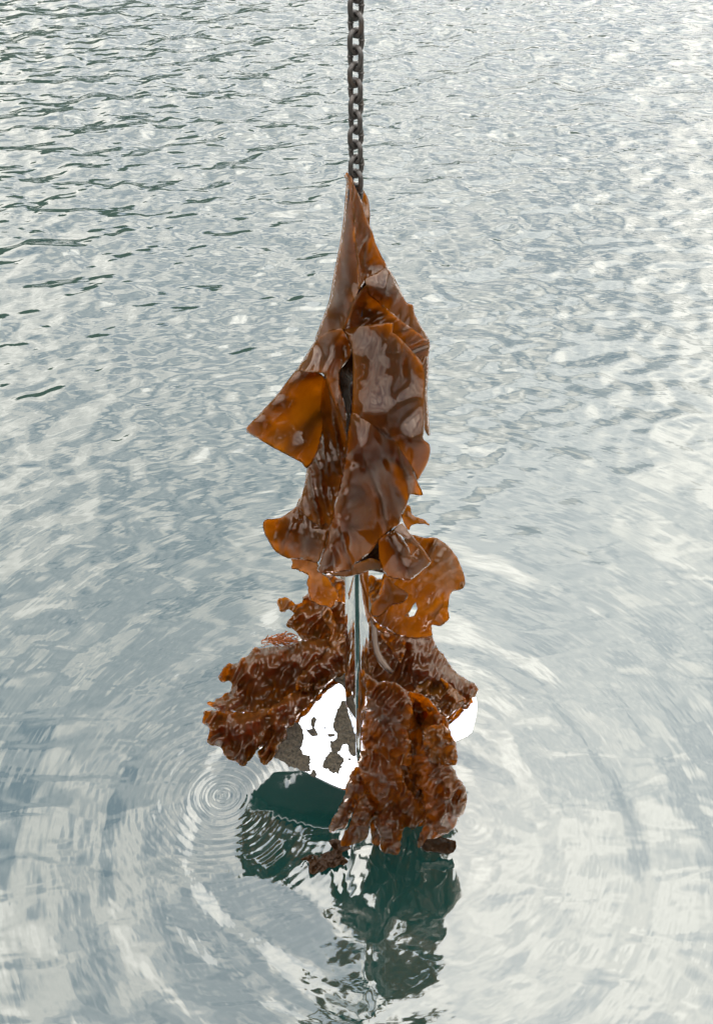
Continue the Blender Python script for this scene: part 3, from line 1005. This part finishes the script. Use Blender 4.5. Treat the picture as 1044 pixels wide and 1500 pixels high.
def build_amber():
    k = empty('kelp_frond', P(600, 930, -0.1))
    tag(k, 'translucent amber kelp blade with rounded lobe and pale specks right of the shank', 'kelp')
    S = lambda name, *a, **kw: sheet(name, kw.pop('mat', M_amber), k, *a, **kw)
    hole = [c4(x, y)[:2] for x, y in ((610, 675), (622, 720), (600, 770), (560, 782), (535, 765), (570, 740), (590, 700))]
    S('blade', [c4(540, 215, .02), c4(600, 208, .03), c4(680, 228, .03), c4(750, 225, .02), c4(830, 275, .0), c4(895, 360, -.02), c4(935, 450, -.03), c4(955, 540, -.03), c4(930, 578, -.02), c4(865, 600, -.01), c4(845, 640, -.02), c4(835, 720, -.03),
                c4(840, 790, -.04), c4(780, 842, -.04), c4(720, 835, -.06), c4(720, 910, -.1), c4(600, 930, -.12), c4(480, 900, -.12), c4(350, 830, -.12), c4(300, 750, -.1), c4(350, 620, -.08), c4(390, 480, -.05), c4(480, 350, 0)],
      [c4(700, 330, .04), c4(760, 280, .035), c4(850, 380, .01), c4(800, 480, .02), c4(650, 560, .0), c4(780, 650, -.03), c4(740, 600, .01), c4(560, 620, -.04), c4(450, 640, -.05), c4(740, 760, -.04), c4(640, 740, -.06)], seed=31, step=2.6, wave=(.006, 12), pleat=(.012, 20, 35, 3), edge_ruf=(.010, 14, 10), hole=hole)
    S('blade_fold', [c4(400, 505, .0), c4(470, 560, .0), c4(560, 620, -.01), c4(520, 680, -.02), c4(440, 700, -.03), c4(370, 770, -.04), c4(310, 770, -.05), c4(300, 700, -.05), c4(370, 620, -.03)],
      [c4(440, 610, .015)], seed=32, step=2.6, rag=.6)
    # small curled claw-like tip above the lobe
    S('curled_tip', [c4(530, 0, .0), c4(572, 10, .0), c4(580, 60, .0), c4(620, 85, .01), c4(670, 100, .02), c4(705, 140, .03), c4(670, 130, .03), c4(620, 130, .02), c4(580, 140, .02), c4(565, 175, .01), c4(530, 140, .0), c4(515, 60, .0)],
      [c4(555, 80, .02)], seed=33, step=1.8, rag=.9, rag_len=4)
    return k


build_amber()


# ------------------------------------------------------------------ ruffled kelp on the fluke
def ruffled(name_label, base, parts, cat='kelp'):
    k = empty('ruffled_kelp', base)
    tag(k, name_label, cat)
    for (nm, pts, ctrl, kw) in parts:
        q = dict(step=1.9, thick=0.0014, rag=1.6, rag_len=7, wave=(.020, 24), bull=(.007, 6.5), edge_ruf=(.016, 10, 10), shift=2.0, pleat=(.021, 13, 25, 2.2))
        q.update(kw)
        m = q.pop('mat', M_ruff)
        sheet(nm, m, k, pts, ctrl, **q)
    return k


def fz(cf, pts, lift=0.06, bow=0.0):
    r = []
    for p in pts:
        x, y, _ = cf(p[0], p[1])
        l = p[2] if len(p) > 2 else lift
        r.append((x, y, dfl(y) + 0.03 * ((x - 522) / 175) ** 2 + l * 0.85))
    return r


ruffled('warty red-brown kelp tuft on the fluke, left of the shank below the big blade', P(450, 930, -0.2), [
    ('frond', fz(c5, [(1000, -10), (900, 5), (840, 15), (760, 35), (700, 60), (690, 95), (640, 110), (610, 150), (640, 175), (600, 215), (600, 265), (650, 290), (690, 340), (760, 350), (900, 350), (1000, 330)], .05),
     fz(c5, [(800, 180, .11), (900, 120, .1), (720, 220, .1), (880, 260, .08)]), dict(seed=41, bull=(.012, 5), wave=(.015, 16), mat=M_gold)),
    ('curled_tip', fz(c5, [(640, 110), (600, 75), (575, 65), (540, 78), (524, 105), (535, 140), (548, 165), (575, 160), (600, 150), (650, 175)], .07), fz(c5, [(575, 110, .1)]), dict(seed=42, mat=M_amber, rag=1.2)),
    ('frond', fz(c5, [(830, 140), (880, 160), (920, 230), (925, 300), (990, 330), (990, 400), (880, 400), (870, 280), (835, 220)], .11), fz(c5, [(900, 300, .14)]), dict(seed=43, mat=M_amber, rag=1.0)),
])
ruffled('scraps of orange kelp caught against the shank just under the big blade', P(520, 880, -0.3), [
    ('frond', [(x, y, -0.16) for x, y in ((452, 850), (470, 842), (500, 845), (506, 862), (505, 884), (480, 880), (458, 872))], [(480, 862, -.13)], dict(seed=46, rag=2.0)),
    ('frond', [(x, y, -0.16) for x, y in ((541, 845), (560, 850), (590, 880), (600, 915), (570, 930), (545, 915), (541, 880))], [(565, 885, -.12)], dict(seed=47, mat=M_amber, rag=1.4)),
])
ruffled('wide crinkled brown kelp spreading left from the shank, tip with rounded lobe', P(420, 1030, -0.1), [
    ('frond', fz(c5, [(1000, 320), (880, 335), (700, 350), (600, 375), (520, 392), (385, 405), (330, 450), (270, 500), (190, 522), (140, 590), (150, 625), (230, 642), (200, 700), (120, 750), (58, 772), (110, 815), (230, 832), (420, 830), (560, 800), (700, 740), (860, 630), (1000, 545)], .06),
     fz(c5, [(850, 420, .13), (700, 450, .14), (550, 470, .13), (400, 520, .12), (300, 620, .12), (500, 640, .075), (640, 600, .09), (520, 700, .075), (800, 560, .12), (330, 700, .06), (200, 780, .1)]), dict(seed=51, wave=(.028, 26))),
    ('frond', fz(c5, [(1000, 400), (860, 400), (740, 470), (680, 560), (650, 680), (760, 690), (860, 630), (1000, 545)], .12), fz(c5, [(840, 500, .17), (740, 600, .15), (930, 470, .15)]), dict(seed=52, bull=(.02, 8), wave=(.02, 14))),
])
ruffled('frilly brown kelp with scalloped edge, lowest on the left above the drip rings', P(380, 1080, 0.02), [
    ('frond', fz(c5, [(45, 828), (36, 910), (75, 955), (60, 1020), (100, 1060), (165, 1075), (190, 1140), (240, 1165), (310, 1192), (350, 1140), (395, 1090), (450, 1040), (520, 960), (560, 860), (500, 800), (420, 815), (300, 830), (180, 826)], .09),
     fz(c5, [(150, 900, .13), (300, 880, .15), (420, 880, .15), (250, 1020, .1), (150, 1010, .12), (330, 1080, .12), (420, 980, .13)]), dict(seed=61, rag=2.2, wave=(.02, 20), bull=(.010, 6))),
    ('frond', fz(c5, [(400, 1100), (440, 1172), (480, 1150), (530, 1090), (520, 1060), (590, 1000), (600, 940), (720, 800), (860, 640), (960, 560), (860, 600), (640, 700), (500, 780), (440, 880), (480, 980), (440, 1050)], .11),
     fz(c5, [(600, 820, .16), (520, 920, .16), (700, 740, .15), (480, 1080, .13)]), dict(seed=62, wave=(.018, 16))),
    ('frond', fz(c5, [(400, 1090), (420, 1150), (455, 1178), (520, 1110), (545, 1060), (480, 1040)], .10), [], dict(seed=63, mat=M_amber, wave=(.01, 12), bull=(.006, 6))),
])
ruffled('blistered brown kelp fanning right of the shank, orange right corner over the fluke', P(620, 1020, -0.1), [
    ('frond', fz(c6, [(240, 20), (330, 30), (500, 50), (640, 60), (690, 90), (705, 180), (760, 270), (850, 385), (920, 430), (992, 482), (985, 540), (930, 590), (880, 600), (830, 660), (780, 690), (700, 640), (560, 600), (420, 560), (280, 480), (240, 250)], .05),
     fz(c6, [(500, 200, .1), (620, 260, .14), (750, 400, .15), (880, 500, .13), (450, 400, .08), (600, 480, .1), (620, 590, .0), (350, 300, .09), (800, 600, .08), (580, 150, .1)]), dict(seed=71, bull=(.012, 5.5))),
    ('frond', fz(c6, [(560, 520), (660, 420), (760, 430), (880, 520), (920, 590), (880, 605), (830, 660), (770, 680), (700, 600), (640, 560)], .13), fz(c6, [(760, 540, .17), (850, 600, .16)]), dict(seed=72, mat=M_amber, bull=(.012, 6), wave=(.02, 14))),
    ('frond', fz(c6, [(340, 60), (470, 90), (520, 200), (480, 330), (400, 200), (350, 150)], .13), [], dict(seed=73, wave=(.02, 12))),
    ('frond', fz(c6, [(225, 0), (290, 10), (295, 200), (290, 400), (400, 440), (420, 470), (300, 470), (230, 450), (222, 200)], .04), [], dict(seed=74, mat=M_amber, wave=(.012, 14), bull=(.004, 6))),
])


def front_depth(y):
    # the front column hangs clear of the fluke and drops to the water
    t = (y - 1000) / 250.0
    return 0.02 + 0.06 * t


def fw(cf, pts, lift=0.0):
    r = []
    for p in pts:
        x, y, _ = cf(p[0], p[1])
        l = p[2] if len(p) > 2 else lift
        r.append((x, y, front_depth(y) + l))
    return r


ruffled('glossy dark brown kelp column hanging in front of the fluke down to the water', P(570, 1245, 0.07), [
    ('frond', fw(c6, [(258, 400), (340, 440), (430, 450), (540, 520), (560, 640), (540, 800), (560, 1000)], .02) + fw(c7, [(560, 150), (600, 260), (650, 340), (692, 410), (665, 460), (640, 480), (575, 478), (565, 590), (545, 622), (500, 610), (465, 600), (445, 510), (410, 400), (395, 300), (345, 190), (340, 130)], .03) + fw(c6, [(225, 900), (230, 740), (248, 660), (255, 540)], .02),
     fw(c6, [(400, 600, .09), (420, 800, .1), (330, 720, .07), (480, 700, .06), (350, 900, .07)]) + fw(c7, [(450, 150, .1), (430, 250, .1), (480, 320, .07), (550, 350, .02), (460, 480, .08), (600, 370, .07), (520, 560, .06), (540, 250, .09)]), dict(seed=81, wave=(.026, 20), bull=(.014, 8))),
    ('tail', fw(c7, [(330, 160), (295, 195), (270, 290), (240, 370), (205, 430), (182, 470), (190, 500), (230, 492), (275, 470), (310, 400), (370, 320), (410, 250), (390, 150)], .0), fw(c7, [(320, 260, .05), (270, 380, .05), (225, 460, .04)]), dict(seed=82, wave=(.02, 14), bull=(.01, 6))),
    ('tail', fw(c7, [(380, 280), (500, 280), (500, 420), (480, 530), (450, 575), (415, 560), (405, 480), (390, 380)], -.03), [], dict(seed=84)),  # tail added to block a bright gap reflected at the column's foot
    ('tail', fw(c7, [(380, 290), (330, 350), (300, 440), (255, 530), (250, 575), (330, 560), (385, 530), (400, 450), (440, 380), (430, 300)], .03), fw(c7, [(360, 400, .08), (320, 500, .07)]), dict(seed=83, wave=(.02, 14), bull=(.012, 6))),
])
ruffled('orange-brown crinkled kelp at the far right of the anchor, its foot dipping into water', P(640, 1240, 0.07), [
    ('frond', fw(c6, [(520, 520), (640, 540), (800, 710), (805, 760), (850, 860), (862, 940)], -.03) + fw(c7, [(862, 80), (838, 130), (842, 180), (890, 240), (910, 280), (908, 370), (860, 440), (810, 510), (720, 550), (660, 578), (648, 545), (690, 450), (690, 380), (640, 270), (590, 160), (560, 60)], -.02) + fw(c6, [(540, 800), (540, 640)], -.04),
     fw(c6, [(600, 620, -.12), (700, 760, .0), (780, 880, .01), (620, 780, -.06)]) + fw(c7, [(760, 60, .03), (760, 200, .05), (640, 160, -.05), (670, 270, -.06), (780, 330, .05), (850, 330, .02), (740, 450, .05), (830, 420, .02)]), dict(seed=91, wave=(.022, 18), bull=(.009, 6.5), mat=M_gold)),
    ('frond', fw(c6, [(480, 560), (640, 600), (700, 760), (760, 900)], -.09) + fw(c7, [(760, 150), (760, 300), (720, 420), (660, 470), (590, 450), (560, 300), (530, 100)], -.06) + fw(c6, [(520, 800)], -.08), [], dict(seed=94, mat=M_ruff)),
    ('frond', fw(c6, [(640, 760), (760, 730), (805, 770), (850, 860), (862, 930), (840, 1000), (700, 1000), (640, 900)], .02), fw(c6, [(760, 860, .05)]), dict(seed=92, mat=M_amber, wave=(.014, 12), bull=(.012, 6))),
    ('frond', fw(c6, [(420, 520), (620, 560), (740, 760)], -.14) + fw(c7, [(740, 100), (720, 300), (660, 380), (560, 420), (500, 400), (470, 300), (450, 150)], -.12), [], dict(seed=96, mat=M_ruff, step=3.5)),  # hidden frond added behind the column to keep sky out of its reflection
    ('tail', fw(c7, [(660, 560), (760, 530), (850, 545), (850, 590), (820, 620), (740, 610), (680, 590)], .0), [], dict(seed=93, mat=M_dark, pleat=None, wave=(.006, 10), bull=(.006, 5), edge_ruf=(.004, 6, 6))),
])
ruffled('dark torn kelp scrap trailing at the water surface, left of the hanging column', P(480, 1270, 0.1), [
    ('frond', [(lambda q: (q.x and 0) or (px, py, D - W(px, py).y + lift))(W(px, py)) for (px, py), lift in
               [(c7(x, y)[:2], l) for x, y, l in ((255, 540, .012), (180, 545, .012), (205, 590, .01), (170, 605, .008), (90, 622, .006), (32, 645, .004), (80, 660, .003), (85, 712, .003), (130, 718, .004), (180, 690, .006), (290, 662, .006), (250, 610, .01), (300, 585, .01))]],
     [], dict(seed=95, mat=M_dark, pleat=(.006, 8, 20, 2), wave=(.008, 10), bull=(.006, 5), edge_ruf=(.004, 6, 6), rag=2.0)),
])


def tube(name, pts, radii, mat, parent, seg=10):
    bm = bmesh.new()
    pv = None
    n = len(pts)
    for i, p in enumerate(pts):
        t = (pts[min(i + 1, n - 1)] - pts[max(i - 1, 0)]).normalized()
        a = t.cross(Vector((0.3, 1, 0.2))).normalized()
        b = t.cross(a)
        cu = [bm.verts.new(p + (a * math.cos(2 * math.pi * j / seg) + b * math.sin(2 * math.pi * j / seg)) * radii[i]) for j in range(seg)]
        if pv:
            for j in range(seg):
                bm.faces.new((pv[j], pv[(j + 1) % seg], cu[(j + 1) % seg], cu[j]))
        else:
            bm.faces.new(cu)
        pv = cu
    bm.faces.new(pv)
    bmesh.ops.recalc_face_normals(bm, faces=bm.faces)
    me = bpy.data.meshes.new(name)
    bm.to_mesh(me)
    bm.free()
    me.shade_smooth()
    return link(name, me, mat, parent)


def build_stipe():
    pts = [(546, 895), (548, 920), (549, 940), (552, 955), (558, 968), (566, 978), (574, 985)]
    o = tube('kelp_stipe', [P(x, y, dfl(y) + 0.17) for x, y in pts], [.010, .0095, .0095, .0105, .011, .010, .006], M_stipe, None)
    tag(o, 'smooth grey-brown kelp stalk curving down just right of the shank', 'kelp')


M_stipe = mat_kelp('kelp_stipe', (0.045, 0.030, 0.022), (0.3, 0.15, 0.05), 0.1, 0.12, 50.0, 0.0008, 1.4)
build_stipe()


def build_threads():
    r = random.Random(5)
    verts, faces = [], []
    for k in range(75):
        x, y = 390 + r.random() * 42, 937 + r.gauss(0, 4)
        d = dfl(940) + 0.10 + r.uniform(-.02, .03)
        ang = r.uniform(-0.5, 0.5) + (math.pi if r.random() < 0.5 else 0)
        pts = []
        for s in range(9):
            pts.append(P(x, y, d))
            ang += r.uniform(-0.55, 0.55)
            x += 2.6 * math.cos(ang)
            y += 1.5 * math.sin(ang)
            x = min(max(x, 383), 436)
            y = min(max(y, 924 + abs(x - 418) * 0.42), 953 - abs(x - 412) * 0.2)
            d += r.uniform(-.004, .004)
        w = 0.0015
        b0 = len(verts)
        for i, p in enumerate(pts):
            t = (pts[min(i + 1, 8)] - pts[max(i - 1, 0)])
            t = t.normalized() if t.length > 1e-6 else Vector((1, 0, 0))
            a = t.cross(Vector((0.1, 1, 0.3))).normalized()
            b = t.cross(a)
            for j in range(3):
                verts.append(p + (a * math.cos(j * 2.094) + b * math.sin(j * 2.094)) * w)
        for i in range(8):
            for j in range(3):
                q = b0 + i * 3
                faces.append((q + j, q + (j + 1) % 3, q + 3 + (j + 1) % 3, q + 3 + j))
    me = bpy.data.meshes.new('thread_algae')
    me.from_pydata([tuple(v) for v in verts], [], faces)
    me.shade_smooth()
    o = link('thread_algae', me, M_thread)
    tag(o, 'tangled tuft of bright orange thread-like algae on the left kelp', 'seaweed')


build_threads()
